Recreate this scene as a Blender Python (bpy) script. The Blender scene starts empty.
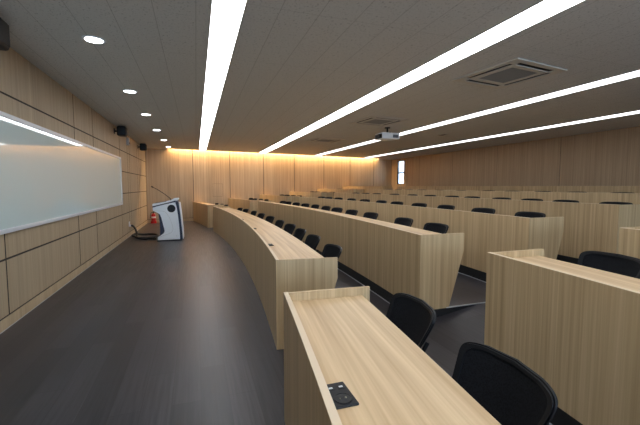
import bpy, bmesh, math, random
from mathutils import Vector, Matrix
random.seed(7)
S = bpy.context.scene
COL = S.collection

# ------------------------------------------------------------------ helpers
def link(o, parent=None):
    COL.objects.link(o)
    if parent is not None:
        o.parent = parent
    return o

def obj(name, bm, mats, parent=None, smooth=False, recalc=True):
    """bmesh in WORLD (or local, for prototypes at the origin) coordinates -> ONE mesh object"""
    if recalc:
        bmesh.ops.recalc_face_normals(bm, faces=bm.faces[:])
    me = bpy.data.meshes.new(name)
    off = Vector((0, 0, 0))
    p = parent
    while p is not None:
        off += p.location
        p = p.parent
    if off.length > 0:
        bmesh.ops.translate(bm, verts=bm.verts[:], vec=-off)
    bm.to_mesh(me)
    bm.free()
    for m in (mats if isinstance(mats, (list, tuple)) else [mats]):
        me.materials.append(m)
    if smooth:
        for p in me.polygons:
            p.use_smooth = True
        try:
            me.set_sharp_from_angle(angle=math.radians(40))
        except Exception:
            pass
    return link(bpy.data.objects.new(name, me), parent)

def thing(name, label, cat, loc, group=None, rz=0):
    o = bpy.data.objects.new(name, None)
    o.empty_display_size = .1
    o.location = loc
    o.rotation_euler = (0, 0, rz)
    o['label'] = label
    o['category'] = cat
    if group:
        o['group'] = group
    return link(o)

def tag(o, label, cat, group=None):
    o['label'] = label
    o['category'] = cat
    if group:
        o['group'] = group
    return o

def struct(name, bm, mats, **k):
    o = obj(name, bm, mats, **k)
    o['kind'] = 'structure'
    return o

def B():
    return bmesh.new()

def box(bm, x0, x1, y0, y1, z0, z1, mi=0, bev=0, seg=2):
    r = bmesh.ops.create_cube(bm, size=1)
    vs = r['verts']
    for v in vs:
        v.co = Vector((x0 + (v.co.x + .5) * (x1 - x0), y0 + (v.co.y + .5) * (y1 - y0), z0 + (v.co.z + .5) * (z1 - z0)))
    fs = list({f for v in vs for f in v.link_faces})
    for f in fs:
        f.material_index = mi
    if bev:
        es = list({e for v in vs for e in v.link_edges})
        n = len(bm.faces)
        rr = bmesh.ops.bevel(bm, geom=es, offset=bev, segments=seg, affect='EDGES', profile=.5)
        for f in rr['faces']:
            f.material_index = mi
    return vs

def prism(bm, pts, axis, a, b, mi=0):
    """extrude a closed 2D outline along axis ('x','y','z') from a to b"""
    def P(u, v, w):
        return {'x': (w, u, v), 'y': (u, w, v), 'z': (u, v, w)}[axis]
    A = [bm.verts.new(P(u, v, a)) for u, v in pts]
    C = [bm.verts.new(P(u, v, b)) for u, v in pts]
    n = len(pts)
    fs = [bm.faces.new(A), bm.faces.new(C[::-1])]
    for i in range(n):
        fs.append(bm.faces.new((A[i], A[(i + 1) % n], C[(i + 1) % n], C[i])))
    for f in fs:
        f.material_index = mi
    return A + C

def cyl(bm, c, r, h, axis='z', n=24, mi=0, r2=None):
    """cylinder from c along +axis for h"""
    r2 = r if r2 is None else r2
    rr = bmesh.ops.create_cone(bm, cap_ends=True, segments=n, radius1=r, radius2=r2, depth=h)
    vs = rr['verts']
    M = {'z': Matrix.Identity(4), 'x': Matrix.Rotation(math.pi / 2, 4, 'Y'), 'y': Matrix.Rotation(-math.pi / 2, 4, 'X')}[axis]
    d = {'z': Vector((0, 0, h / 2)), 'x': Vector((h / 2, 0, 0)), 'y': Vector((0, h / 2, 0))}[axis]
    for v in vs:
        v.co = M @ v.co + d + Vector(c)
    for f in {f for v in vs for f in v.link_faces}:
        f.material_index = mi
    return vs

def lathe(bm, prof, c, n=24, mi=0):
    rings = []
    for r, z in prof:
        rings.append([bm.verts.new((c[0] + r * math.cos(2 * math.pi * k / n), c[1] + r * math.sin(2 * math.pi * k / n), c[2] + z)) for k in range(n)])
    fs = []
    for i in range(len(rings) - 1):
        for k in range(n):
            fs.append(bm.faces.new((rings[i][k], rings[i][(k + 1) % n], rings[i + 1][(k + 1) % n], rings[i + 1][k])))
    fs.append(bm.faces.new(rings[0][::-1]))
    fs.append(bm.faces.new(rings[-1]))
    for f in fs:
        f.material_index = mi

def smooth_path(pts, sub=6):
    P = [Vector(p) for p in pts]
    out = []
    for i in range(len(P) - 1):
        p0 = P[max(i - 1, 0)]; p1 = P[i]; p2 = P[i + 1]; p3 = P[min(i + 2, len(P) - 1)]
        for k in range(sub):
            t = k / sub
            out.append(.5 * ((2 * p1) + (p2 - p0) * t + (2 * p0 - 5 * p1 + 4 * p2 - p3) * t * t + (3 * p1 - p0 - 3 * p2 + p3) * t ** 3))
    out.append(P[-1])
    return out

def tube(bm, pts, r, n=10, sub=6, mi=0):
    P = smooth_path(pts, sub) if sub else [Vector(p) for p in pts]
    rings = []
    ref = Vector((0, 0, 1))
    for i, p in enumerate(P):
        t = (P[min(i + 1, len(P) - 1)] - P[max(i - 1, 0)]).normalized()
        a = t.cross(ref)
        if a.length < .1:
            a = t.cross(Vector((1, 0, 0)))
        a.normalize()
        b = t.cross(a)
        rings.append([bm.verts.new(p + (a * math.cos(2 * math.pi * k / n) + b * math.sin(2 * math.pi * k / n)) * r) for k in range(n)])
    for i in range(len(rings) - 1):
        for k in range(n):
            f = bm.faces.new((rings[i][k], rings[i][(k + 1) % n], rings[i + 1][(k + 1) % n], rings[i + 1][k]))
            f.material_index = mi
    bm.faces.new(rings[0][::-1]).material_index = mi
    bm.faces.new(rings[-1]).material_index = mi

def copy_tree(o, parent=None):
    c = o.copy()
    link(c, parent)
    for ch in list(o.children):
        copy_tree(ch, c)
    return c

# ------------------------------------------------------------------ materials
def mat(name, col=(.5, .5, .5), rough=.5, metal=0, emit=None, estr=0, spec=.5, coat=0):
    m = bpy.data.materials.new(name)
    m.use_nodes = True
    b = m.node_tree.nodes['Principled BSDF']
    b.inputs['Base Color'].default_value = (*col, 1)
    b.inputs['Roughness'].default_value = rough
    b.inputs['Metallic'].default_value = metal
    b.inputs['Specular IOR Level'].default_value = spec
    b.inputs['Coat Weight'].default_value = coat
    if emit:
        b.inputs['Emission Color'].default_value = (*emit, 1)
        b.inputs['Emission Strength'].default_value = estr
    return m

class NT:
    def __init__(s, m):
        s.t = m.node_tree
        s.b = s.t.nodes['Principled BSDF']
    def n(s, kind, **props):
        x = s.t.nodes.new(kind)
        for k, v in props.items():
            setattr(x, k, v)
        return x
    def l(s, a, b):
        s.t.links.new(a, b)
    def math(s, op, a, b=None):
        x = s.n('ShaderNodeMath', operation=op)
        for i, v in enumerate((a, b)):
            if v is None:
                continue
            if isinstance(v, (int, float)):
                x.inputs[i].default_value = v
            else:
                s.l(v, x.inputs[i])
        return x.outputs[0]
    def mapping(s, src, scale, loc=(0, 0, 0)):
        x = s.n('ShaderNodeMapping')
        x.inputs['Scale'].default_value = scale
        x.inputs['Location'].default_value = loc
        s.l(src, x.inputs['Vector'])
        return x.outputs[0]
    def noise(s, vec, scale=1, detail=2, rough=.5):
        x = s.n('ShaderNodeTexNoise')
        x.inputs['Scale'].default_value = scale
        x.inputs['Detail'].default_value = detail
        x.inputs['Roughness'].default_value = rough
        s.l(vec, x.inputs['Vector'])
        return x.outputs['Fac']
    def ramp(s, fac, stops):
        x = s.n('ShaderNodeValToRGB')
        e = x.color_ramp.elements
        e[0].position, e[0].color = stops[0][0], (*stops[0][1], 1)
        e[1].position, e[1].color = stops[1][0], (*stops[1][1], 1)
        for p, c in stops[2:]:
            q = e.new(p)
            q.color = (*c, 1)
        s.l(fac, x.inputs[0])
        return x.outputs[0]

def wood(name, dark, light, mode='v', broad=22., fine=110., rough=.42, amt=(.55, .45), spread=(.3, .7)):
    m = mat(name, light, rough, spec=.35)
    t = NT(m)
    tc = t.n('ShaderNodeTexCoord')
    if mode == 'v':                       # upright grain
        src = tc.outputs['Object']
        s1, s2 = (broad, broad, .22), (fine, fine, 1.1)
    else:                                 # grain along the desk (UV: across, along)
        src = tc.outputs['UV']
        s1, s2 = (broad, .35, 1), (fine, 1.6, 1)
    a = t.noise(t.mapping(src, s1), 1, 3, .55)
    b = t.noise(t.mapping(src, s2, (3.1, 7.7, 1.3)), 1, 2, .5)
    f = t.math('ADD', t.math('MULTIPLY', a, amt[0]), t.math('MULTIPLY', b, amt[1]))
    c = t.ramp(f, [(spread[0], dark), (spread[1], light)])
    t.l(c, t.b.inputs['Base Color'])
    return m

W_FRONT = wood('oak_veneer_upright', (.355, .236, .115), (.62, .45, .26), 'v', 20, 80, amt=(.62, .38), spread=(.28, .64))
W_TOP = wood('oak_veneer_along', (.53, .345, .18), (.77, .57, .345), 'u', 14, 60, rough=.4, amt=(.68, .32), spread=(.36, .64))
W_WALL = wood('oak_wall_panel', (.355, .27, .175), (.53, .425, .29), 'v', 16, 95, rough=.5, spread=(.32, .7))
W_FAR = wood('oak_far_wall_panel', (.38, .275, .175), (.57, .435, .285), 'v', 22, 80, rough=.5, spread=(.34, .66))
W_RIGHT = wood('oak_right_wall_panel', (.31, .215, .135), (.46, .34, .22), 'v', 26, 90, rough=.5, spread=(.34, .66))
W_EDGE = mat('oak_edge_band', (.78, .62, .44), .45)
W_BASE = wood('oak_skirting', (.44, .33, .2), (.6, .47, .31), 'v', 6, 40, rough=.5)
GROOVE = mat('shadow_gap', (.035, .028, .022), .8)
BLACKRISER = mat('black_riser', (.008, .008, .009), .55)
TRIMW = mat('pale_metal_trim', (.62, .63, .66), .35, .6)
ALU = mat('brushed_aluminium', (.72, .73, .75), .35, .85)
WHITEPL = mat('white_plastic', (.84, .87, .91), .35)
NAVY = mat('navy_plastic', (.012, .017, .048), .4)
BLACKPL = mat('black_plastic', (.009, .009, .011), .5, spec=.35)
BLACKRUB = mat('black_rubber', (.01, .01, .011), .6)
CHAIRFR = mat('chair_frame_black', (.005, .0055, .0075), .5, spec=.25)
SEATFAB = mat('seat_fabric_black', (.012, .012, .014), .9)
LEGMET = mat('leg_grey_metal', (.35, .38, .44), .35, .7)
RED = mat('red_paint', (.50, .012, .016), .35)
LABELW = mat('white_label', (.8, .8, .78), .5)
FRAMEW = mat('board_frame_pale_metal', (.74, .77, .82), .35, .15)
STEEL = mat('steel_contact', (.7, .66, .5), .3, 1)
ACW = mat('ac_panel_offwhite', (.60, .57, .52), .5)
GREYW = mat('light_grey_box', (.6, .6, .6), .5)
DARKGREY = mat('dark_grey_grille', (.09, .085, .08), .7)
STRIPM = mat('lit_strip_diffuser', (.9, .9, .9), .5, emit=(.94, .97, 1.0), estr=8.6)
STRIPD = mat('lit_strip_diffuser_dimmer', (.9, .9, .9), .5, emit=(.94, .97, 1.0), estr=3.7)
DOWNM = mat('lit_downlight_lens', (.9, .9, .9), .5, emit=(.90, .96, 1.0), estr=16)

# mesh back fabric
MESHF = mat('chair_mesh_black', (.016, .017, .021), .85, spec=.15)
t = NT(MESHF)
tc = t.n('ShaderNodeTexCoord')
v = t.n('ShaderNodeTexVoronoi')
v.inputs['Scale'].default_value = 130
t.l(tc.outputs['Object'], v.inputs['Vector'])
t.l(t.ramp(v.outputs['Distance'], [(.2, (.004, .004, .005)), (.6, (.009, .0095, .012))]), t.b.inputs['Base Color'])

# ceiling : mineral tile with fine specks and long thin joints
CEIL = mat('mineral_ceiling_tile', (.42, .40, .375), .9, spec=.1)
t = NT(CEIL)
tc = t.n('ShaderNodeTexCoord')
sp = t.noise(t.mapping(tc.outputs['Object'], (55, 40, 1)), 1, 4, .65)
col = t.ramp(sp, [(.33, (.40, .40, .395)), (.43, (.66, .655, .645)), (1., (.70, .695, .685))])
sx = t.n('ShaderNodeSeparateXYZ')
t.l(tc.outputs['Object'], sx.inputs[0])
fx = t.math('FRACT', t.math('DIVIDE', t.math('ADD', sx.outputs[0], 30.), .33))
jx = t.math('LESS_THAN', fx, .018)
fy = t.math('FRACT', t.math('DIVIDE', t.math('ADD', sx.outputs[1], 30.), 1.32))
jy = t.math('LESS_THAN', fy, .003)
j = t.math('MULTIPLY', t.math('MAXIMUM', jx, jy), .45)
mx = t.n('ShaderNodeMix', data_type='RGBA')
t.l(j, mx.inputs[0]); t.l(col, mx.inputs[6]); mx.inputs[7].default_value = (.2, .19, .18, 1)
t.l(mx.outputs[2], t.b.inputs['Base Color'])

# dark vinyl planks
FLOOR = mat('dark_vinyl_plank', (.03, .03, .03), .38, spec=.5)
t = NT(FLOOR)
tc = t.n('ShaderNodeTexCoord')
mp = t.n('ShaderNodeMapping'); mp.inputs['Rotation'].default_value = (0, 0, math.pi / 2)
t.l(tc.outputs['Object'], mp.inputs['Vector'])
br = t.n('ShaderNodeTexBrick')
br.inputs['Scale'].default_value = 1
br.inputs['Brick Width'].default_value = 1.2
br.inputs['Row Height'].default_value = .18
br.inputs['Mortar Size'].default_value = .0015
br.inputs['Color1'].default_value = (.028, .0272, .032, 1)
br.inputs['Color2'].default_value = (.046, .0430, .050, 1)
br.inputs['Mortar'].default_value = (.018, .016, .016, 1)
br.offset = .37
t.l(mp.outputs[0], br.inputs['Vector'])
g = t.noise(t.mapping(tc.outputs['Object'], (45, 1.6, 45)), 1, 4, .6)
gr = t.ramp(g, [(.32, (.5, .5, .52)), (.68, (1.4, 1.34, 1.36))])
mm = t.n('ShaderNodeMix', data_type='RGBA', blend_type='MULTIPLY')
mm.inputs[0].default_value = 1
t.l(br.outputs['Color'], mm.inputs[6]); t.l(gr, mm.inputs[7])
t.l(mm.outputs[2], t.b.inputs['Base Color'])
rr = t.ramp(g, [(.2, (.30, .30, .30)), (.8, (.48, .48, .48))])
t.l(rr, t.b.inputs['Roughness'])

BOARD = mat('white_glass_board', (.66, .79, .79), .02, spec=.65)
GLASS = mat('window_glass', (1, 1, 1), .0)
GLASS.node_tree.nodes['Principled BSDF'].inputs['Transmission Weight'].default_value = 1
GLASS.node_tree.nodes['Principled BSDF'].inputs['IOR'].default_value = 1.02
PAINT = mat('off_white_paint', (.55, .53, .5), .7)

# ------------------------------------------------------------------ geometry of the hall
XL, XR, YB, ZC = -1.80, 10.15, -4.0, 2.85
XA = [.79, 2.27, 3.70, 5.18, 6.70, 8.20]          # apex of the front panel of each curved row
ZF = [0, .135, .265, .39, .51, .63]               # floor height of each row
KC = .0119
def cur(i, y): return XA[i] - KC * (y - 6.7) ** 2
def wy(x): return 15.20 + .19 * (x - XL)          # far wall (slightly splayed)
def a1(x): return 2.08                            # near aisle, near side
def a2(x): return 3.05                            # near aisle, far side
def a3(x): return 11.75 + .15 * (x - .5)          # far aisle, near side
def a4(x): return 12.75 + .15 * (x - .5)          # far aisle, far side
def yb(x): return -3.0

# floor + stepped platforms
bm = B()
box(bm, XL - .1, XR + .1, YB - .1, 17.8, -.12, 0)
struct('floor', bm, FLOOR)

def curved_block(bm, i, f0, f1, d0, x1, z0, z1, n=28, side=1, top=0):
    """solid with a curved front edge at offset d0 of row i, running back to x1 (or a parallel curve if None)"""
    rows = []
    x_a = cur(i, 6.7)
    y0 = f0(cur(i, f0(x_a))); y1 = f1(cur(i, f1(x_a)))
    for k in range(n + 1):
        s = k / n
        y = y0 + (y1 - y0) * s
        xf = cur(i, y) + d0
        yr = f0(x1) + (f1(x1) - f0(x1)) * s
        rows.append([bm.verts.new(p) for p in ((xf, y, z0), (xf, y, z1), (x1, yr, z1), (x1, yr, z0))])
    for k in range(n):
        a, b = rows[k], rows[k + 1]
        for q in range(4):
            f = bm.faces.new((a[q], a[(q + 1) % 4], b[(q + 1) % 4], b[q]))
            f.material_index = top if q == 1 else side
    bm.faces.new(rows[0]).material_index = side
    bm.faces.new(rows[-1][::-1]).material_index = side

for i in range(1, 6):
    bm = B()
    segs = ((yb, a1), (a2, a3), (a4, wy))
    for f0, f1 in segs:
        curved_block(bm, i, f0, f1, 0.004, XR, ZF[i - 1], ZF[i])
    # aisles : short ramp up, then level with the platform
    for f0, f1 in ((a1, a2), (a3, a4)):
        xs = cur(i, f0(cur(i, f0(XA[i]))))
        prof = [(xs, ZF[i - 1]), (xs + .86, ZF[i]), (XR, ZF[i]), (XR, ZF[i - 1])]
        A = [bm.verts.new((x, f0(x), z)) for x, z in prof]
        C = [bm.verts.new((x, f1(x), z)) for x, z in prof]
        for q in range(4):
            bm.faces.new((A[q], A[(q + 1) % 4], C[(q + 1) % 4], C[q])).material_index = 0
        bm.faces.new(A[::-1]).material_index = 1
        bm.faces.new(C).material_index = 1
    struct('floor', bm, [FLOOR, BLACKRISER])

# thin pale metal trims: foot of every riser and the sloping sides of the aisle ramps
def strip_along(bm, i, f0, f1, d0, d1, z0, z1, n=28):
    x_a = XA[i]
    y0 = f0(cur(i, f0(x_a))); y1 = f1(cur(i, f1(x_a)))
    rows = []
    for k in range(n + 1):
        y = y0 + (y1 - y0) * k / n
        x = cur(i, y)
        rows.append([bm.verts.new(p) for p in ((x + d0, y, z0), (x + d0, y, z1), (x + d1, y, z1), (x + d1, y, z0))])
    for k in range(n):
        a, b = rows[k], rows[k + 1]
        for q in range(4):
            bm.faces.new((a[q], a[(q + 1) % 4], b[(q + 1) % 4], b[q]))
    bm.faces.new(rows[0]); bm.faces.new(rows[-1][::-1])

for i in range(1, 6):
    bm = B()
    for f0, f1 in ((yb, a1), (a2, a3), (a4, wy)):
        strip_along(bm, i, f0, f1, -.008, .003, ZF[i - 1], ZF[i - 1] + .006)
    for f, sgn in ((a2, 1), (a3, -1)):
        x0 = cur(i, f(XA[i]))
        dz = ZF[i] - ZF[i - 1]
        for (xa, za, xb, zb) in ((x0, ZF[i - 1], x0 + .86, ZF[i]), (x0 + .33, ZF[i], x0 + .86, ZF[i])):
            n = Vector((xb - xa, 0, zb - za)).normalized()
            ya, ybb = f(xa), f(xb)
            q = [(xa, ya, za), (xb, ybb, zb)]
            vs = []
            for (x, y, z) in q:
                for (dy, dzz) in ((-.008, .0), (-.008, .009), (.006, .009), (.006, .0)):
                    vs.append(bm.verts.new((x, y + dy * sgn, z + dzz)))
            for k in range(4):
                bm.faces.new((vs[k], vs[(k + 1) % 4], vs[4 + (k + 1) % 4], vs[4 + k]))
            bm.faces.new(vs[:4]); bm.faces.new(vs[4:][::-1])
    struct('trim_%d' % i, bm, TRIMW)

# ceiling with a light slot along the far wall
bm = B()
SX0, SX1, SG = -1.0, 9.15, .28
def prism_z(bm, pts, z0, z1): prism(bm, pts, 'z', z0, z1)
prism_z(bm, [(XL - .1, YB - .1), (XR + .1, YB - .1), (XR + .1, wy(XR + .1) - SG), (XL - .1, wy(XL - .1) - SG)], ZC, ZC + .04)
prism_z(bm, [(XL - .1, wy(XL - .1) - SG), (SX0, wy(SX0) - SG), (SX0, wy(SX0) + .05), (XL - .1, wy(XL - .1) + .05)], ZC, ZC + .04)
prism_z(bm, [(SX1, wy(SX1) - SG), (XR + .1, wy(XR + .1) - SG), (XR + .1, wy(XR + .1) + .05), (SX1, wy(SX1) + .05)], ZC, ZC + .04)
# box of the slot
prism_z(bm, [(SX0 - .05, wy(SX0) - SG - .3), (SX1 + .05, wy(SX1) - SG - .3), (SX1 + .05, wy(SX1) + .1), (SX0 - .05, wy(SX0) + .1)], ZC + .20, ZC + .24)
prism_z(bm, [(SX0 - .05, wy(SX0) - SG - .3), (SX1 + .05, wy(SX1) - SG - .3), (SX1 + .05, wy(SX1) - SG - .27), (SX0 - .05, wy(SX0) - SG - .27)], ZC + .04, ZC + .20)
for x in (SX0 - .05, SX1 + .02):
    prism_z(bm, [(x, wy(x) - SG - .3), (x + .03, wy(x) - SG - .3), (x + .03, wy(x) + .1), (x, wy(x) + .1)], ZC + .04, ZC + .20)
struct('ceiling', bm, CEIL)

# left wall: oak panels with shadow gaps, horizontal and vertical
def panel_grid(bm, us, zs, gap, place, t0, t1):
    for a, b in zip(us[:-1], us[1:]):
        for c, d in zip(zs[:-1], zs[1:]):
            place(bm, a + gap / 2, b - gap / 2, c + gap / 2, d - gap / 2, t0, t1)

bm = B()
box(bm, XL - .1, XL - .006, YB, wy(XL) + .1, 0, ZC + .05, mi=1)
def pl(bm, a, b, c, d, t0, t1):
    vs = box(bm, XL - .01, XL, a, b, c, d, mi=1)
    for f in {f for v in vs for f in v.link_faces}:
        if all(abs(v.co.x - XL) < 1e-5 for v in f.verts):
            f.material_index = 0
ys = [YB, -2.8, -1.6, -.4, .8, 1.98, 3.15, 4.35, 6.72, 7.83, 10.3, 11.35, 11.7, 13.1, 13.5, wy(XL) + .05]
panel_grid(bm, ys, [.118, .68, 1.22, 1.79, 2.33, ZC + .02], .02, pl, 0, 0)
struct('wall_left', bm, [W_WALL, GROOVE])
bm = B()
box(bm, XL - .03, XL + .004, YB, wy(XL), 0, .11)
struct('baseboard_left', bm, W_BASE)
bm = B()
box(bm, XL + .004, XL + .008, YB, wy(XL), 0, .006)
struct('trim_6', bm, TRIMW)

# far wall
dirx = Vector((1, .19, 0)).normalized()
nrm = Vector((-dirx.y, dirx.x, 0))            # away from the hall
def wall_box(bm, x0, x1, z0, z1, t0, t1, mi=0):
    """box on the far wall between X positions, t = depth behind the face"""
    p = [Vector((x, wy(x), 0)) for x in (x0, x1)]
    pts = [p[0] + nrm * t0, p[1] + nrm * t0, p[1] + nrm * t1, p[0] + nrm * t1]
    vs = prism(bm, [(q.x, q.y) for q in pts], 'z', z0, z1, mi)
    if mi == 0:                                  # dark reveal on the edges of every board
        for f in {f for v in vs for f in v.link_faces}:
            if not all(abs((v.co - p[0]).dot(nrm) - t0) < 1e-4 for v in f.verts):
                f.material_index = 1
bm = B()
wall_box(bm, XL - .1, XR + .3, 0, ZC + .3, .006, .1, 1)
xj = [XL, -.10, 1.38, 2.86, 4.36, 5.92, 7.45, 8.93, XR]
for a, b in zip(xj[:-1], xj[1:]):
    if a == -.10:                               # flush access panel let into this board
        wall_box(bm, a + .011, .66, .13, ZC + .25, 0, .01)
        wall_box(bm, 1.06, b - .011, .13, ZC + .25, 0, .01)
        wall_box(bm, .66, 1.06, .13, .98, 0, .01)
        wall_box(bm, .66, 1.06, 1.52, ZC + .25, 0, .01)
        wall_box(bm, .665, 1.055, .985, 1.515, .001, .01)
    else:
        wall_box(bm, a + .011, b - .011, .13, ZC + .25, 0, .01)
struct('wall_far', bm, [W_FAR, GROOVE])
bm = B()
wall_box(bm, XL, .05, 0, .12, -.006, .02)
struct('baseboard_far', bm, [W_BASE, W_BASE])

# right wall with a slit window near the far corner
WY0, WY1, WZ0, WZ1 = 16.27, 16.88, 1.53, 2.74
bm = B()
YE = wy(XR) + .1
def rwall(bm, y0, y1, z0, z1):
    if y1 > y0 + .02 and z1 > z0:
        vs = box(bm, XR, XR + .012, y0 + .005, y1 - .005, z0, z1, mi=1)
        for f in {f for v in vs for f in v.link_faces}:
            if all(abs(v.co.x - XR) < 1e-5 for v in f.verts):
                f.material_index = 0
        box(bm, XR + .012, XR + .2, y0, y1, z0, z1, mi=1)
yj = [YB + 2.36 * k for k in range(0, 9)]
yj = [y for y in yj if y < WY0 - .3] + [WY0 - .35, WY0]
for a, b in zip(yj[:-1], yj[1:]):
    rwall(bm, a, b, 0, ZC + .05)
rwall(bm, WY0, WY1, 0, WZ0)
rwall(bm, WY0, WY1, WZ1, ZC + .05)
rwall(bm, WY1, YE, 0, ZC + .05)
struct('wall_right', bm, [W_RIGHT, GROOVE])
bm = B()
fr = .035
for (y0, y1, z0, z1) in ((WY0, WY0 + fr, WZ0, WZ1), (WY1 - fr, WY1, WZ0, WZ1), (WY0, WY1, WZ0, WZ0 + fr), (WY0, WY1, WZ1 - fr, WZ1), (WY0, WY1, 2.08, 2.16)):
    box(bm, XR + .08, XR + .14, y0, y1, z0, z1, mi=2 if z0 == 2.08 else 0)
box(bm, XR + .105, XR + .112, WY0 + fr, WY1 - fr, WZ0 + fr, WZ1 - fr, mi=1)
struct('window_1', bm, [ALU, GLASS, DARKGREY])

# back wall behind the camera, with two tall daylight windows
bm = B()
wins = [(-1.2, 1.2), (2.4, 4.8)]
BZ0, BZ1 = .9, 2.45
x = XL - .1
for a, b in wins:
    box(bm, x, a, YB - .15, YB, 0, ZC + .05)
    box(bm, a, b, YB - .15, YB, 0, BZ0)
    box(bm, a, b, YB - .15, YB, BZ1, ZC + .05)
    x = b
box(bm, x, XR + .1, YB - .15, YB, 0, ZC + .05)
struct('wall_back', bm, W_WALL)
for k, (a, b) in enumerate(wins):
    bm = B()
    for (x0, x1, z0, z1) in ((a, a + .05, BZ0, BZ1), (b - .05, b, BZ0, BZ1), (a, b, BZ0, BZ0 + .05), (a, b, BZ1 - .05, BZ1), ((a + b) / 2 - .025, (a + b) / 2 + .025, BZ0, BZ1)):
        box(bm, x0, x1, YB - .12, YB - .06, z0, z1, mi=0)
    struct('window_%d' % (k + 2), bm, ALU)

# ------------------------------------------------------------------ whiteboard
BY0, BY1, BZa, BZb = 1.9, 10.27, .94, 2.13
r = thing('whiteboard', 'long white glass board in a pale metal frame on the left panelled wall', 'whiteboard', (XL, 6, BZa))
bm = B(); box(bm, XL + .002, XL + .022, BY0 + .02, BY1 - .02, BZa + .02, BZb - .02)
obj('writing_surface', bm, BOARD, r)
bm = B()
for (y0, y1, z0, z1) in ((BY0, BY1, BZa, BZa + .045), (BY0, BY1, BZb - .045, BZb), (BY0, BY0 + .045, BZa + .045, BZb - .045), (BY1 - .045, BY1, BZa + .045, BZb - .045)):
    box(bm, XL + .001, XL + .034, y0, y1, z0, z1, bev=.004)
obj('frame', bm, FRAMEW, r)

# ------------------------------------------------------------------ curved desks
DH, LIP, TD = .78, .05, .49
def desk(i, f0, f1, label, group, socket_d=(), far_panel=True, off=0.):
    z0 = ZF[i]
    def cur(i, y): return XA[i] - KC * (y - 6.7) ** 2 + off
    xm = XA[i]
    def line(d):
        ya = f0(cur(i, f0(xm)) + d); yb_ = f1(cur(i, f1(xm)) + d)
        return ya, yb_
    ya, yb_ = line(0)
    n = max(6, int(abs(yb_ - ya) * 3.2))
    ymid = (ya + yb_) / 2
    root = thing('curved_desk', label, 'desk', (cur(i, ymid), ymid, z0), group)
    def sweep(bm, sec, uvmode, e0=0, e1=0):
        """sec: closed (d, z) outline"""
        uvl = bm.loops.layers.uv.new('UVMap')
        rows = []
        for k in range(n + 1):
            s = k / n
            row = []
            for d, z in sec:
                y0_, y1_ = line(d)
                y0_ += e0; y1_ -= e1
                y = y0_ + (y1_ - y0_) * s
                row.append((bm.verts.new((cur(i, y) + d, y, z0 + z)), (d + i * 1.7, y)))
            rows.append(row)
        m = len(sec)
        def face(lst):
            f = bm.faces.new([q[0] for q in lst])
            for lp, q in zip(f.loops, lst):
                lp[uvl].uv = q[1]
        for k in range(n):
            for q in range(m):
                face((rows[k][q], rows[k][(q + 1) % m], rows[k + 1][(q + 1) % m], rows[k + 1][q]))
        face(rows[0]); face(rows[-1][::-1])
    bm = B(); sweep(bm, [(0, 0), (0, DH), (.027, DH), (.027, 0)], 'v')
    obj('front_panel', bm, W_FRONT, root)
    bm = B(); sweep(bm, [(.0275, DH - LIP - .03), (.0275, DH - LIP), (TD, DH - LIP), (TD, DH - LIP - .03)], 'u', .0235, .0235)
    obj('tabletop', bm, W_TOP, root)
    # slim edge band on the lip, lighter
    bm = B(); sweep(bm, [(.0005, DH), (.0005, DH + .0015), (.0265, DH + .0015), (.0265, DH)], 'u')
    obj('edge_band', bm, W_EDGE, root)
    # end panels: wide at the top, tapering to the foot
    for yv, sg in ((line(0)[0], 1),) + (((line(0)[1], -1),) if far_panel else ()):
        bm = B()
        f = f0 if sg > 0 else f1
        xb = cur(i, yv)
        out = [(.0275, 0), (.0275, DH - .0005), (TD + .045, DH - .0005), (TD + .045, DH - .18), (.36, 0)]
        def Y(d): return f(cur(i, f(xm)) + d)
        A = [bm.verts.new((xb + d, Y(d), z0 + z)) for d, z in out]
        C = [bm.verts.new((xb + d, Y(d) + .022 * sg, z0 + z)) for d, z in out]
        bm.faces.new(A); bm.faces.new(C[::-1])
        for q in range(5):
            bm.faces.new((A[q], A[(q + 1) % 5], C[(q + 1) % 5], C[q]))
        obj('end_panel', bm, W_FRONT, root)
    # power sockets let into the tabletop
    for y in socket_d:
        xs = cur(i, y) + .034
        zt = z0 + DH - LIP
        p = B(); box(p, xs, xs + .078, y - .066, y + .066, zt - .001, zt + .007, bev=.003)
        sk = obj('power_socket', p, BLACKPL, root); sk['label'] = 'black power socket plate'
        q = B(); cyl(q, (xs + .039, y - .028, zt + .0072), .026, .0008, n=28)
        lathe(q, [(.029, 0), (.029, .0022), (.0255, .0022), (.0255, 0)], (xs + .039, y - .028, zt + .0072), 28)
        obj('socket_hole', q, BLACKRUB, sk)
        q = B()
        for dy in (-.010, .010):
            cyl(q, (xs + .039 + dy, y - .028, zt + .0075), .0032, .002, n=10)
        obj('socket_contact', q, STEEL, sk)
        for dx in (.021, .057):
            q = B()
            box(q, xs + dx - .012, xs + dx + .012, y + .024, y + .046, zt + .0072, zt + .0085, mi=0)
            box(q, xs + dx - .0065, xs + dx + .0065, y + .031, y + .039, zt + .0085, zt + .0092, mi=1)
            obj('data_port', q, [BLACKRUB, GREYW], sk)
    return root

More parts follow.
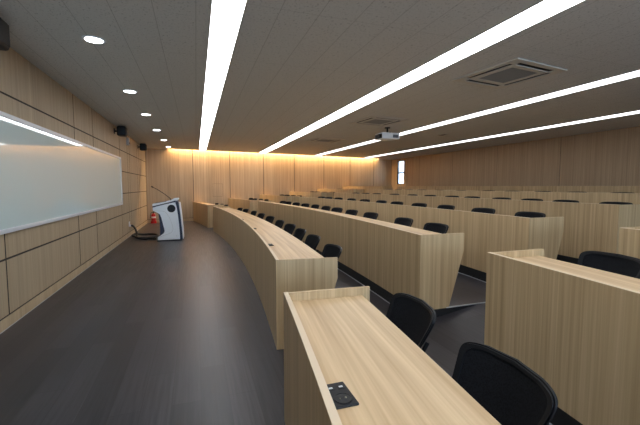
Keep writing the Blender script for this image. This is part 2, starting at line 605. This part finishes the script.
ORD = ['front', 'second', 'third', 'fourth', 'fifth', 'sixth']
GD = 'curved oak desks in tiered rows'
mid_label = ['long curved oak desk, front row facing the podium, on the lowest floor',
             'long curved oak desk, second row, right behind the front-row chairs',
             'long curved oak desk, third row up from the podium, between the aisles',
             'long curved oak desk, fourth row up, its pale end panel at the right edge',
             'long curved oak desk, fifth row up, last but one before the back row',
             'long curved oak desk, back row, the highest under the right-hand wall']
far_label = ['short oak desk beyond the far aisle, front row, against the far wall',
             'short oak desk beyond the far aisle, second row, against the far wall',
             'short oak desk beyond the far aisle, third row, against the far wall',
             'short oak desk beyond the far aisle, fourth row, against the far wall',
             'short oak desk beyond the far aisle, fifth row, against the far wall',
             'short oak desk beyond the far aisle, back row, in the far right corner']
for i in range(6):
    desk(i, (lambda x: 2.96 - .12 * (x - .62)) if i == 0 else a2, a3, mid_label[i], GD, [4.05, 5.72, 7.4, 9.1, 10.7] if i == 0 else ([4.05, 5.72, 7.4, 9.1, 10.7] if i < 3 else ()))
    desk(i, a4, lambda x: wy(x) - .02, far_label[i], GD)
def nb(x): return -1.2
def nb2(x): return -.4
desk(0, nb, lambda x: 2.03 - .06 * (x - .47), 'nearest oak desk with black power socket, foreground at the bottom', GD, [1.03, -.55], off=-.06)
desk(1, nb2, a1, 'oak desk on the right in front of a big chair, second row before the aisle', GD, [1.045])
desk(2, nb2, a1, 'oak desk corner cut by the right edge of the photo, third row', GD)

# ------------------------------------------------------------------ chairs
def chair_proto(label, group):
    r = thing('office_chair', label, 'chair', (0, 0, 0), group)
    # seat (sitter faces -X)
    bm = B()
    box(bm, -.235, .215, -.225, .225, .415, .468, bev=.022, seg=3)
    obj('seat', bm, SEATFAB, r, smooth=True)
    # curved backrest: rounded frame around a mesh panel
    def pos(u, v):
        # u -1..1 across, v 0..1 up ; taper towards the bottom, wraps round the sitter
        w = .178 + .064 * v
        y = u * w
        x = .205 + .15 * v - .06 * (u * u) + .015 * math.sin(v * math.pi)
        z = .475 + .31 * v
        return Vector((x, y, z))
    def outline(n=64, k=1.0):
        o = []
        for j in range(n):
            a = 2 * math.pi * j / n
            c, s = math.cos(a), math.sin(a)
            e = .27
            u = math.copysign(abs(c) ** e, c) * k
            v = .5 + .5 * math.copysign(abs(s) ** e, s) * k
            v -= .03 * (u * u) * (v > .5) * (2 * v - 1)        # crown drops at the corners
            o.append((u, v))
        return o
    bm = B()
    ro, ri = outline(), outline(k=.88)
    thick = Vector((.022, 0, 0))
    O1 = [bm.verts.new(pos(*p)) for p in ro]; I1 = [bm.verts.new(pos(*p)) for p in ri]
    O2 = [bm.verts.new(pos(*p) + thick) for p in ro]; I2 = [bm.verts.new(pos(*p) + thick) for p in ri]
    n = len(ro)
    for j in range(n):
        k = (j + 1) % n
        bm.faces.new((O1[j], O1[k], I1[k], I1[j])); bm.faces.new((O2[k], O2[j], I2[j], I2[k]))
        bm.faces.new((O1[k], O1[j], O2[j], O2[k])); bm.faces.new((I1[j], I1[k], I2[k], I2[j]))
    bmesh.ops.recalc_face_normals(bm, faces=bm.faces[:])
    es = [e for e in bm.edges if (e.verts[0] in O1 and e.verts[1] in O1) or (e.verts[0] in O2 and e.verts[1] in O2)]
    bmesh.ops.bevel(bm, geom=es, offset=.006, segments=2, affect='EDGES')
    back = obj('backrest', bm, CHAIRFR, r, smooth=True)
    bm = B()
    N, M = 14, 12
    e = .42
    g1, g2 = [], []
    for a in range(N + 1):
        row1, row2 = [], []
        for b in range(M + 1):
            u = (-1 + 2 * a / N) * .90
            v = .5 + (-1 + 2 * b / M) * .5 * .90
            v -= .03 * (u * u) * (v > .5) * (2 * v - 1)
            row1.append(bm.verts.new(pos(u, v) + Vector((.007, 0, 0)))); row2.append(bm.verts.new(pos(u, v) + Vector((.013, 0, 0))))
        g1.append(row1); g2.append(row2)
    for a in range(N):
        for b in range(M):
            bm.faces.new((g1[a][b], g1[a + 1][b], g1[a + 1][b + 1], g1[a][b + 1]))
            bm.faces.new((g2[a][b], g2[a][b + 1], g2[a + 1][b + 1], g2[a + 1][b]))
    obj('mesh_panel', bm, MESHF, back, smooth=True)
    # upright bars from seat to backrest
    for s in (-1, 1):
        bm = B()
        tube(bm, [(.12, s * .15, .405), (.20, s * .155, .405), (.245, s * .16, .44), (.27, s * .150, .52), (.312, s * .150, .60)], .011, 8, 5)
        obj('back_support', bm, CHAIRFR, r, smooth=True)
    for sx, sy in ((-1, -1), (-1, 1), (1, -1), (1, 1)):
        bm = B()
        tube(bm, [(sx * .12, sy * .19, .408), (sx * .17, sy * .205, .40), (sx * .195, sy * .212, .34), (sx * .225 + .0, sy * .222, .013)], .011, 8, 5)
        l = obj('leg', bm, LEGMET, r, smooth=True)
        bm = B(); cyl(bm, (sx * .225, sy * .222, 0), .015, .016, n=12)
        obj('foot_cap', bm, BLACKRUB, l, smooth=True)
    return r

YC = {
 (0, 'far'): [15.25-.35, 14.16, 13.45], (0, 'mid'): [11.40, 10.79, 9.81, 8.86, 7.91, 6.93, 6.14, 5.39, 4.62, 3.75], (0, 'near'): [1.74, 1.02],
 (1, 'far'): [15.25, 14.68, 14.10, 13.50], (1, 'mid'): [11.75, 11.18, 10.47, 9.74, 9.09, 8.31, 7.59, 6.78, 5.96, 4.77, 3.91], (1, 'near'): [1.75],
 (2, 'far'): [15.45, 14.95, 14.37, 13.80], (2, 'mid'): [11.86, 11.28, 10.59, 9.74, 8.93, 8.10, 7.36, 6.50, 5.66, 4.66, 3.73],
 (3, 'far'): [15.67, 15.16, 14.55, 13.95], (3, 'mid'): [12.12, 11.5, 10.84, 9.84, 8.96, 8.14, 7.32, 6.62, 5.76, 5.07, 4.38, 3.59],
 (4, 'far'): [15.95, 15.29], (4, 'mid'): [12.34, 11.76, 11.18, 10.51, 9.66, 8.73, 7.72, 6.92, 6.10, 5.32, 4.47],
 (5, 'far'): [16.20, 15.64], (5, 'mid'): [12.58, 12.0, 11.41, 10.60, 9.70, 8.94, 8.03, 7.28, 6.40, 5.54],
}
NUM = ['first', 'second', 'third', 'fourth', 'fifth', 'sixth', 'seventh', 'eighth', 'ninth', 'tenth', 'eleventh', 'twelfth']
proto = chair_proto('', '')
first = True
for (i, sec), lst in YC.items():
    ys_ = sorted(lst)
    for k, y in enumerate(ys_):
        o = proto if first else copy_tree(proto)
        first = False
        if sec == 'mid':
            if k == len(ys_) - 1:
                w = 'farthest chair of the long %s-row desk, by the far aisle' % ORD[i]
            elif k == 0:
                w = 'nearest chair of the long %s-row desk, at its near aisle end' % ORD[i]
            else:
                w = '%s from the near aisle end of the long %s-row desk' % (NUM[k] + ' chair', ORD[i])
            lab = 'black mesh-back chair, ' + w
        elif sec == 'far':
            pos = ['next to the far aisle', 'second from the far aisle', 'third from the far aisle', 'fourth from the far aisle'][k]
            lab = 'black chair behind the short far-wall desk, %s row, %s' % (ORD[i], pos)
        elif i == 0:
            lab = 'black mesh-back chair largest in view, at the bottom beside the nearest desk' if k == 0 else 'black mesh-back chair at the aisle end of the nearest desk'
        else:
            lab = 'black chair behind the oak desk at the right edge, second row'
        o['label'] = lab
        o['category'] = 'chair'
        o['group'] = {'mid': 'chairs along the long %s-row desk' % ORD[i], 'far': 'chairs beyond the far aisle, %s row' % ORD[i], 'near': 'chairs at the near desks'}[sec]
        o.location = (cur(i, y) + (.355 if sec == 'near' and i == 0 else .475) + random.uniform(-.02, .03), y, ZF[i])
        sl = -2 * KC * (y - 6.7)
        o.scale = (1, 1, .96 if i == 0 and sec == 'near' else .935 if i == 0 else 1)
        o.rotation_euler = (0, 0, -math.atan(sl) + random.uniform(-.05, .05) + (.10 if sec == 'mid' else .03))

# ------------------------------------------------------------------ podium
PX, PY = -.66, 9.97
r = thing('podium', 'white and navy electronic podium with side speaker on the open floor', 'podium', (PX, PY, 0))
def pz(u, v): return (-.955 + (u - 130) / 335., max(.0, (385 - v) / 297.))
D = .62
def arc_outline(pts): return pts
# outline of the white side cheek (X, Z)
cheek = [pz(*q) for q in [(130, 376), (130, 356), (158, 338), (178, 325), (186, 308), (183, 290), (176, 262), (170, 236), (163, 206), (152, 180), (136, 168), (112, 158), (99, 150), (97, 128), (180, 108), (262, 91), (272, 91), (280, 99), (288, 130), (296, 190), (302, 250), (307, 320), (308, 376)]]
for y0, y1 in ((PY, PY + .05), (PY + D - .05, PY + D)):
    bm = B(); prism(bm, cheek, 'y', y0, y1)
    bmesh.ops.recalc_face_normals(bm, faces=bm.faces[:])
    es = [e for e in bm.edges if abs(e.verts[0].co.y - e.verts[1].co.y) < 1e-6]
    bmesh.ops.bevel(bm, geom=es, offset=.008, segments=2, affect='EDGES')
    sp_ = obj('side_panel', bm, WHITEPL, r, smooth=True)
    near = y0 == PY
    yf = y0 if near else y1
    # raised contour line, round loudspeaker and ring badge
    sg = -1 if near else 1
    bm = B()
    pts = [pz(*q) for q in [(100, 153), (150, 153), (190, 160), (215, 185), (235, 225), (250, 270), (252, 300), (235, 322), (190, 338), (150, 350)]]
    tube(bm, [(x, yf + sg * .001, z) for x, z in pts], .0045, 6, 5)
    obj('contour_line', bm, GREYW, sp_, smooth=True)
    c = pz(245, 137)
    bm = B(); cyl(bm, (c[0], yf - (.006 if near else 0), c[1]), .098, .006, 'y', 32)
    for k in range(6):
        pass
    s2 = obj('loudspeaker', bm, BLACKPL, sp_, smooth=True)
    c = pz(286, 350)
    bm = B()
    tube(bm, [(c[0] + .026 * math.cos(a), yf + sg * .002, c[1] + .026 * math.sin(a)) for a in [2 * math.pi * k / 20 for k in range(21)]], .003, 6, 0)
    obj('ring_badge', bm, GREYW, sp_)
# navy core between the cheeks, audience-side front, sloping top
bm = B()
core = [pz(*q) for q in [(140, 372), (140, 350), (148, 335), (150, 300), (148, 240), (140, 175), (108, 152), (104, 132), (270, 98), (284, 130), (296, 240), (304, 372)]]
prism(bm, core, 'y', PY + .05, PY + D - .05)
obj('core_body', bm, NAVY, r)
bm = B()
prism(bm, [pz(*q) for q in [(280, 89), (292, 78), (304, 92), (316, 190), (325, 290), (330, 376), (308.5, 376), (307.5, 320), (302.5, 250), (296.5, 190), (288.5, 130), (280.5, 98)]], 'y', PY - .006, PY + D + .006)
bmesh.ops.recalc_face_normals(bm, faces=bm.faces[:])
obj('navy_edge_band', bm, NAVY, r)
bm = B()
prism(bm, [pz(*q) for q in [(304.8, 92), (312, 96), (324, 190), (333, 290), (337, 374), (330.5, 374), (325.5, 290), (316.8, 190)]], 'y', PY + .015, PY + D - .015)
obj('front_panel', bm, WHITEPL, r)
bm = B()
prism(bm, [pz(*q) for q in [(97, 127), (97, 118), (235, 88), (278, 76), (282, 88.5), (262, 90.5), (180, 107.5)]], 'y', PY - .003, PY + D + .003)
obj('trim_line', bm, NAVY, r)
bm = B()
prism(bm, [pz(*q) for q in [(97, 117.5), (97, 101), (205, 84), (240, 74), (262, 62), (300, 60), (303, 70), (292, 77.5), (278, 75.5), (235, 87.5)]], 'y', PY - .004, PY + D + .004)
bmesh.ops.recalc_face_normals(bm, faces=bm.faces[:])
top = obj('top_console', bm, WHITEPL, r)
a = pz(110, 98.6); b = pz(200, 84.4)
bm = B(); prism(bm, [(a[0], a[1]), (b[0], b[1]), (b[0] - .001, b[1] + .004), (a[0] - .001, a[1] + .004)], 'y', PY + .1, PY + D - .1)
obj('touch_screen', bm, BLACKPL, top)
bm = B()
prism(bm, [pz(*q) for q in [(126, 385), (126, 376.5), (322, 376.5), (322, 385)]], 'y', PY - .01, PY + D + .01)
obj('plinth', bm, BLACKPL, r)
# gooseneck microphone
mx0, mz0 = pz(238, 80)
bm = B()
cyl(bm, (mx0, PY + .16, mz0 - .01), .02, .03, n=16)
tube(bm, [(mx0, PY + .16, mz0), (mx0 - .01, PY + .16, mz0 + .06), (mx0 - .12, PY + .16, mz0 + .16), (mx0 - .29, PY + .16, mz0 + .285), (mx0 - .41, PY + .16, mz0 + .355)], .0085, 8, 6)
mic = obj('microphone_stem', bm, BLACKPL, r, smooth=True)
bm = B()
tube(bm, [(mx0 - .405, PY + .16, mz0 + .352), (mx0 - .45, PY + .16, mz0 + .377)], .017, 12, 3)
obj('microphone_head', bm, BLACKPL, mic, smooth=True)

# cable and wall outlet
r = thing('wall_outlet', 'white wall outlet low on the left panelled wall, plugged with a black cable', 'outlet', (XL, 11.25, .30))
bm = B(); box(bm, XL + .001, XL + .014, 11.18, 11.32, .28, .42, bev=.004)
obj('cover_plate', bm, WHITEPL, r)
bm = B(); box(bm, XL + .014, XL + .05, 11.21, 11.28, .275, .335, bev=.008)
obj('plug', bm, WHITEPL, r)
bm = B()
cx, cy = -1.42, 11.1
pts = [(XL + .05, 11.245, .305), (XL + .10, 11.22, .29), (XL + .17, 11.12, .22), (XL + .235, 10.92, .10), (-1.555, 10.72, .028)]
for k in range(0, 19):
    a_ = math.pi * 1.25 + k * math.pi / 8
    pts.append((-1.33 + (.25 + .012 * k / 2) * math.cos(a_), 10.92 + (.36 + .02 * k / 2) * math.sin(a_), .028 + (.05 if 12 < k < 17 else .02 if k in (12, 17) else 0)))
pts += [(-1.2, 10.47, .028), (-1.08, 10.32, .028), (-1.025, 10.31, .028)]
tube(bm, pts, .026, 10, 4)
tag(obj('power_cable', bm, BLACKRUB, None, smooth=True), 'thick black cable coiled on the floor between wall outlet and podium', 'cable')

# fire extinguisher on its red stand
ex, ey = -1.56, 15.02
r = thing('fire_extinguisher', 'red fire extinguisher with white label on a red stand in the far left corner', 'fire extinguisher', (ex, ey, 0))
bm = B(); lathe(bm, [(.065, .04), (.076, .05), (.078, .07), (.078, .30), (.07, .335), (.045, .36), (.025, .375), (.025, .39)], (ex, ey, 0))
obj('cylinder_body', bm, RED, r, smooth=True)
bm = B(); lathe(bm, [(.0785, .20), (.0800, .20), (.0800, .26), (.0785, .26)], (ex, ey, 0))
obj('label_band', bm, LABELW, r, smooth=True)
bm = B(); lathe(bm, [(.108, 0), (.108, .03), (.102, .05), (.098, .08), (.096, .10), (.086, .10), (.084, .06), (.05, .04)], (ex, ey, 0))
obj('stand', bm, RED, r, smooth=True)
bm = B()
cyl(bm, (ex, ey, .385), .022, .035, n=14)
box(bm, ex - .02, ex + .10, ey - .012, ey + .012, .415, .428)
box(bm, ex - .02, ex + .09, ey - .012, ey + .012, .438, .450)
obj('valve_handle', bm, BLACKPL, r)
bm = B()
tube(bm, [(ex, ey - .02, .405), (ex - .055, ey - .05, .42), (ex - .092, ey - .055, .35), (ex - .094, ey - .045, .20)], .010, 8, 6)
obj('hose', bm, BLACKRUB, r, smooth=True)

# wall speakers under the ceiling
for (y, x_off, sz, lab) in ((3.86, .19, 1.05, 'black wall speaker in the upper left corner of the photo, nearest the viewer'),
                            (9.75, .0, .95, 'black wall speaker high on the left wall above the board end'),
                            (13.4, .0, .95, 'black wall speaker high on the left wall close to the far corner')):
    zc = ZC - .14
    r = thing('wall_speaker', lab, 'speaker', (XL, y, zc), 'black speakers high on the left wall')
    x0 = XL + .07
    bm = B(); box(bm, x0, x0 + .20 * sz, y - .13 * sz, y + .13 * sz, zc - .12 * sz, zc + .12 * sz, bev=.035, seg=3)
    obj('cabinet', bm, BLACKPL, r, smooth=True)
    bm = B(); box(bm, x0 + .20 * sz, x0 + .20 * sz + .008, y - .10 * sz, y + .10 * sz, zc - .09 * sz, zc + .09 * sz, bev=.003)
    obj('grille', bm, BLACKRUB, r)
    bm = B(); box(bm, XL + .001, XL + .012, y - .05, y + .05, zc - .06, zc + .06); cyl(bm, (XL + .012, y, zc), .018, .06, 'x', 12)
    obj('bracket', bm, BLACKPL, r)
y = 11.35
r = thing('sensor_box', 'small light grey box high on the left wall between two speakers', 'sensor', (XL, y, 2.55))
bm = B(); box(bm, XL + .001, XL + .07, y - .07, y + .07, 2.55, 2.76, bev=.012)
obj('housing', bm, GREYW, r, smooth=True)
bm = B(); box(bm, XL + .07, XL + .073, y - .04, y + .04, 2.58, 2.63)
obj('lens_window', bm, DARKGREY, r)

# ------------------------------------------------------------------ ceiling fittings
def strip(x0, x1, lab, m=None):
    xm = (x0 + x1) / 2
    y1 = wy(xm) - SG - .25
    r = thing('strip_light', lab, 'ceiling light', (xm, 6, ZC), 'long white strip lights in the ceiling')
    bm = B(); box(bm, x0, x1, -3.3, y1, ZC - .004, ZC - .0005)
    obj('diffuser', bm, m or STRIPM, r)
    bm = B()
    for a, b, c, d in ((x0 - .012, x0, -3.312, y1 + .012), (x1, x1 + .012, -3.312, y1 + .012), (x0, x1, -3.312, -3.3), (x0, x1, y1, y1 + .012)):
        box(bm, a, b, c, d, ZC - .006, ZC - .0005)
    obj('frame', bm, ACW, r)
strip(.155, .405, 'lit ceiling strip nearest the left wall, beside the downlights')
strip(2.60, 2.89, 'lit ceiling strip, second from the left wall, beside the ceiling cassettes')
strip(5.25, 5.54, 'lit ceiling strip, third from the left wall, passing behind the projector', STRIPD)
strip(8.02, 8.32, 'lit ceiling strip, fourth from the left wall, nearest the right wall', STRIPD)

for k, y in enumerate((-1.9, .1, 2.15, 4.20, 6.25, 8.12, 10.22, 12.36, 14.40)):
    if k < 3:
        lab = 'round ceiling downlight behind the viewer'
        continue
    lab = ['largest round lit downlight, nearest the viewer', 'second nearest round lit downlight along the left wall', 'third nearest round lit downlight along the left wall', 'fourth nearest round lit downlight along the left wall', 'fifth nearest round lit downlight along the left wall', 'round lit downlight closest to the far wall'][k - 3]
    r = thing('downlight', lab, 'downlight', (-.92, y, ZC), 'round downlights along the left wall')
    bm = B(); cyl(bm, (-.92, y, ZC - .006), 0.080, .005, n=36)
    obj('lens', bm, DOWNM, r)
    bm = B(); lathe(bm, [(.081, -.001), (.081, -.008), (.094, -.008), (.106, -.003), (.106, -.001)], (-.92, y, ZC), 36)
    obj('trim_ring', bm, WHITEPL, r, smooth=True)

for yc, lab in ((3.75, 'square ceiling air conditioner cassette, largest, nearest the viewer'), (7.28, 'square ceiling air conditioner cassette just before the projector'), (10.75, 'square ceiling air conditioner cassette farthest away near the far wall')):
    xc, h = 3.87, .475
    r = thing('ceiling_cassette', lab, 'air conditioner', (xc, yc, ZC), 'air conditioner cassettes in the ceiling')
    bm = B()
    zz = ZC - .016
    for (x0, x1, y0, y1) in ((-h, h, -h, -h + .075), (-h, h, h - .075, h), (-h, -h + .075, -h + .075, h - .075), (h - .075, h, -h + .075, h - .075)):
        box(bm, xc + x0, xc + x1, yc + y0, yc + y1, zz, ZC - .0005, bev=.003)
    g = .25
    for (x0, x1, y0, y1) in ((-.33, .33, -.33, -g), (-.33, .33, g, .33), (-.33, -g, -g, g), (g, .33, -g, g)):
        box(bm, xc + x0, xc + x1, yc + y0, yc + y1, zz, ZC - .0005, bev=.004)
    s = .40                                   # solid corners between the outlets
    for sx in (-1, 1):
        for sy in (-1, 1):
            xs_ = sorted((sx * .325, sx * .402)); yy = sorted((sy * .325, sy * .402))
            box(bm, xc + xs_[0], xc + xs_[1], yc + yy[0], yc + yy[1], zz, ZC - .0005)
    obj('fascia', bm, ACW, r)
    bm = B()
    box(bm, xc - .249, xc + .249, yc - .249, yc + .249, zz + .007, zz + .012)
    for k in range(18):
        q = -.236 + k * .0278
        box(bm, xc - .246, xc + .246, yc + q - .004, yc + q + .004, zz + .002, zz + .007)
        box(bm, xc + q - .004, xc + q + .004, yc - .246, yc + .246, zz + .003, zz + .007)
    obj('intake_grille', bm, mat('intake_grille_grey', (.30, .29, .27), .7), r)
    for (ax, sg) in (('x', -1), ('x', 1), ('y', -1), ('y', 1)):
        bm = B()
        q0, q1 = sorted((sg * .332, sg * .398))
        if ax == 'x':
            box(bm, xc + q0, xc + q1, yc - .322, yc + .322, ZC - .006, ZC - .001)
        else:
            box(bm, xc - .322, xc + .322, yc + q0, yc + q1, ZC - .006, ZC - .001)
        f = obj('air_outlet', bm, BLACKRUB, r)
        bm = B()
        m_ = sg * .365
        if ax == 'x':
            box(bm, xc + m_ - .006, xc + m_ + .006, yc - .30, yc + .30, ZC - .012, ZC - .006)
        else:
            box(bm, xc - .30, xc + .30, yc + m_ - .006, yc + m_ + .006, ZC - .012, ZC - .006)
        obj('louver', bm, BLACKPL, f)
    r.rotation_euler = (0, 0, .13)

# projector hung from the ceiling
px, py = 4.50, 7.98
r = thing('projector', 'white projector hanging from the ceiling between two light strips', 'projector', (px, py, ZC))
zb = 2.555
bm = B(); box(bm, px - .24, px + .24, py - .19, py + .19, zb, zb + .15, bev=.014)
body = obj('body', bm, WHITEPL, r, smooth=True)
bm = B()
for k in range(7):
    box(bm, px + .05 + k * .022, px + .065 + k * .022, py - .193, py - .189, zb + .03, zb + .10)
obj('side_vent', bm, BLACKPL, body)
bm = B(); cyl(bm, (px - .275, py - .06, zb + .065), .05, .04, 'x', 24)
obj('lens', bm, BLACKPL, body, smooth=True)
bm = B(); box(bm, px - .243, px - .239, py - .17, py + .17, zb + .012, zb + .118); obj('front_face', bm, BLACKPL, body)
bm = B()
cyl(bm, (px, py, zb + .165), .022, ZC - .02 - zb - .165, n=16)
cyl(bm, (px, py, ZC - .02), .07, .0195, n=24)
box(bm, px - .16, px + .16, py - .02, py + .02, zb + .155, zb + .17); box(bm, px - .02, px + .02, py - .14, py + .14, zb + .155, zb + .17)
for sx in (-.15, .15):
    box(bm, px + sx - .012, px + sx + .012, py - .012, py + .012, zb + .14, zb + .158)
obj('ceiling_mount', bm, BLACKPL, r)

r = thing('ceiling_vent', 'small flat ceiling vent plate right of the projector', 'vent', (6.56, 8.53, ZC))
bm = B(); box(bm, 6.46, 6.66, 8.38, 8.68, ZC - .012, ZC - .0005, bev=.004)
obj('vent_plate', bm, ACW, r)
bm = B()
for k in range(6):
    box(bm, 6.478, 6.642, 8.415 + k * .042, 8.435 + k * .042, ZC - .0135, ZC - .012)
obj('vent_slot', bm, DARKGREY, r)

# ------------------------------------------------------------------ light
w = bpy.data.worlds.new('World')
S.world = w
w.use_nodes = True
bg = w.node_tree.nodes['Background']
bg.inputs[0].default_value = (.55, .76, 1.0, 1)
bg.inputs[1].default_value = 13.0

def area(name, loc, sx, sy, rot, power, col, portal=False):
    l = bpy.data.lights.new(name, 'AREA')
    l.shape = 'RECTANGLE'; l.size = sx; l.size_y = sy; l.energy = power; l.color = col
    o = bpy.data.objects.new(name, l)
    o.location = loc; o.rotation_euler = rot
    link(o)
    if portal:
        l.cycles.is_portal = True
    return o
# warm strip inside the ceiling slot
L = (SX1 - SX0) / dirx.x
xm = (SX0 + SX1) / 2
c = Vector((xm, wy(xm), 0)) - nrm * .10
ang = math.atan(.19)
area('cove_strip', (c.x, c.y, ZC + .185), L - .1, .06, (math.radians(12), 0, ang), 310, (1.0, .66, .33))
for k, (a, b) in enumerate(wins):
    area('portal', ((a + b) / 2, YB - .16, (BZ0 + BZ1) / 2), b - a, BZ1 - BZ0, (math.pi / 2, 0, 0), 1, (1, 1, 1), True)
area('portal', (XR + .21, (WY0 + WY1) / 2, (WZ0 + WZ1) / 2), WY1 - WY0, WZ1 - WZ0, (0, math.pi / 2, 0), 1, (1, 1, 1), True)

# ------------------------------------------------------------------ camera
cd = bpy.data.cameras.new('Camera')
cd.sensor_width = 36
cd.lens = 36 * 360 / 640
cd.clip_start = .05
cam = bpy.data.objects.new('Camera', cd)
cam.location = (0, 0, 1.40)
cam.rotation_euler = (math.radians(90 - 4.131), 0, math.radians(-18.96))
link(cam)
S.camera = cam

S.view_settings.view_transform = 'Standard'
S.view_settings.look = 'None'
S.view_settings.gamma = 1
S.view_settings.use_curve_mapping = False
S.view_settings.exposure = .03
cy_ = S.cycles
cy_.use_denoising = True
try:
    cy_.denoiser = 'OPENIMAGEDENOISE'
except Exception:
    pass
cy_.max_bounces = 10
cy_.diffuse_bounces = 6
cy_.glossy_bounces = 4
cy_.sample_clamp_indirect = 6
cy_.caustics_reflective = False
cy_.caustics_refractive = False
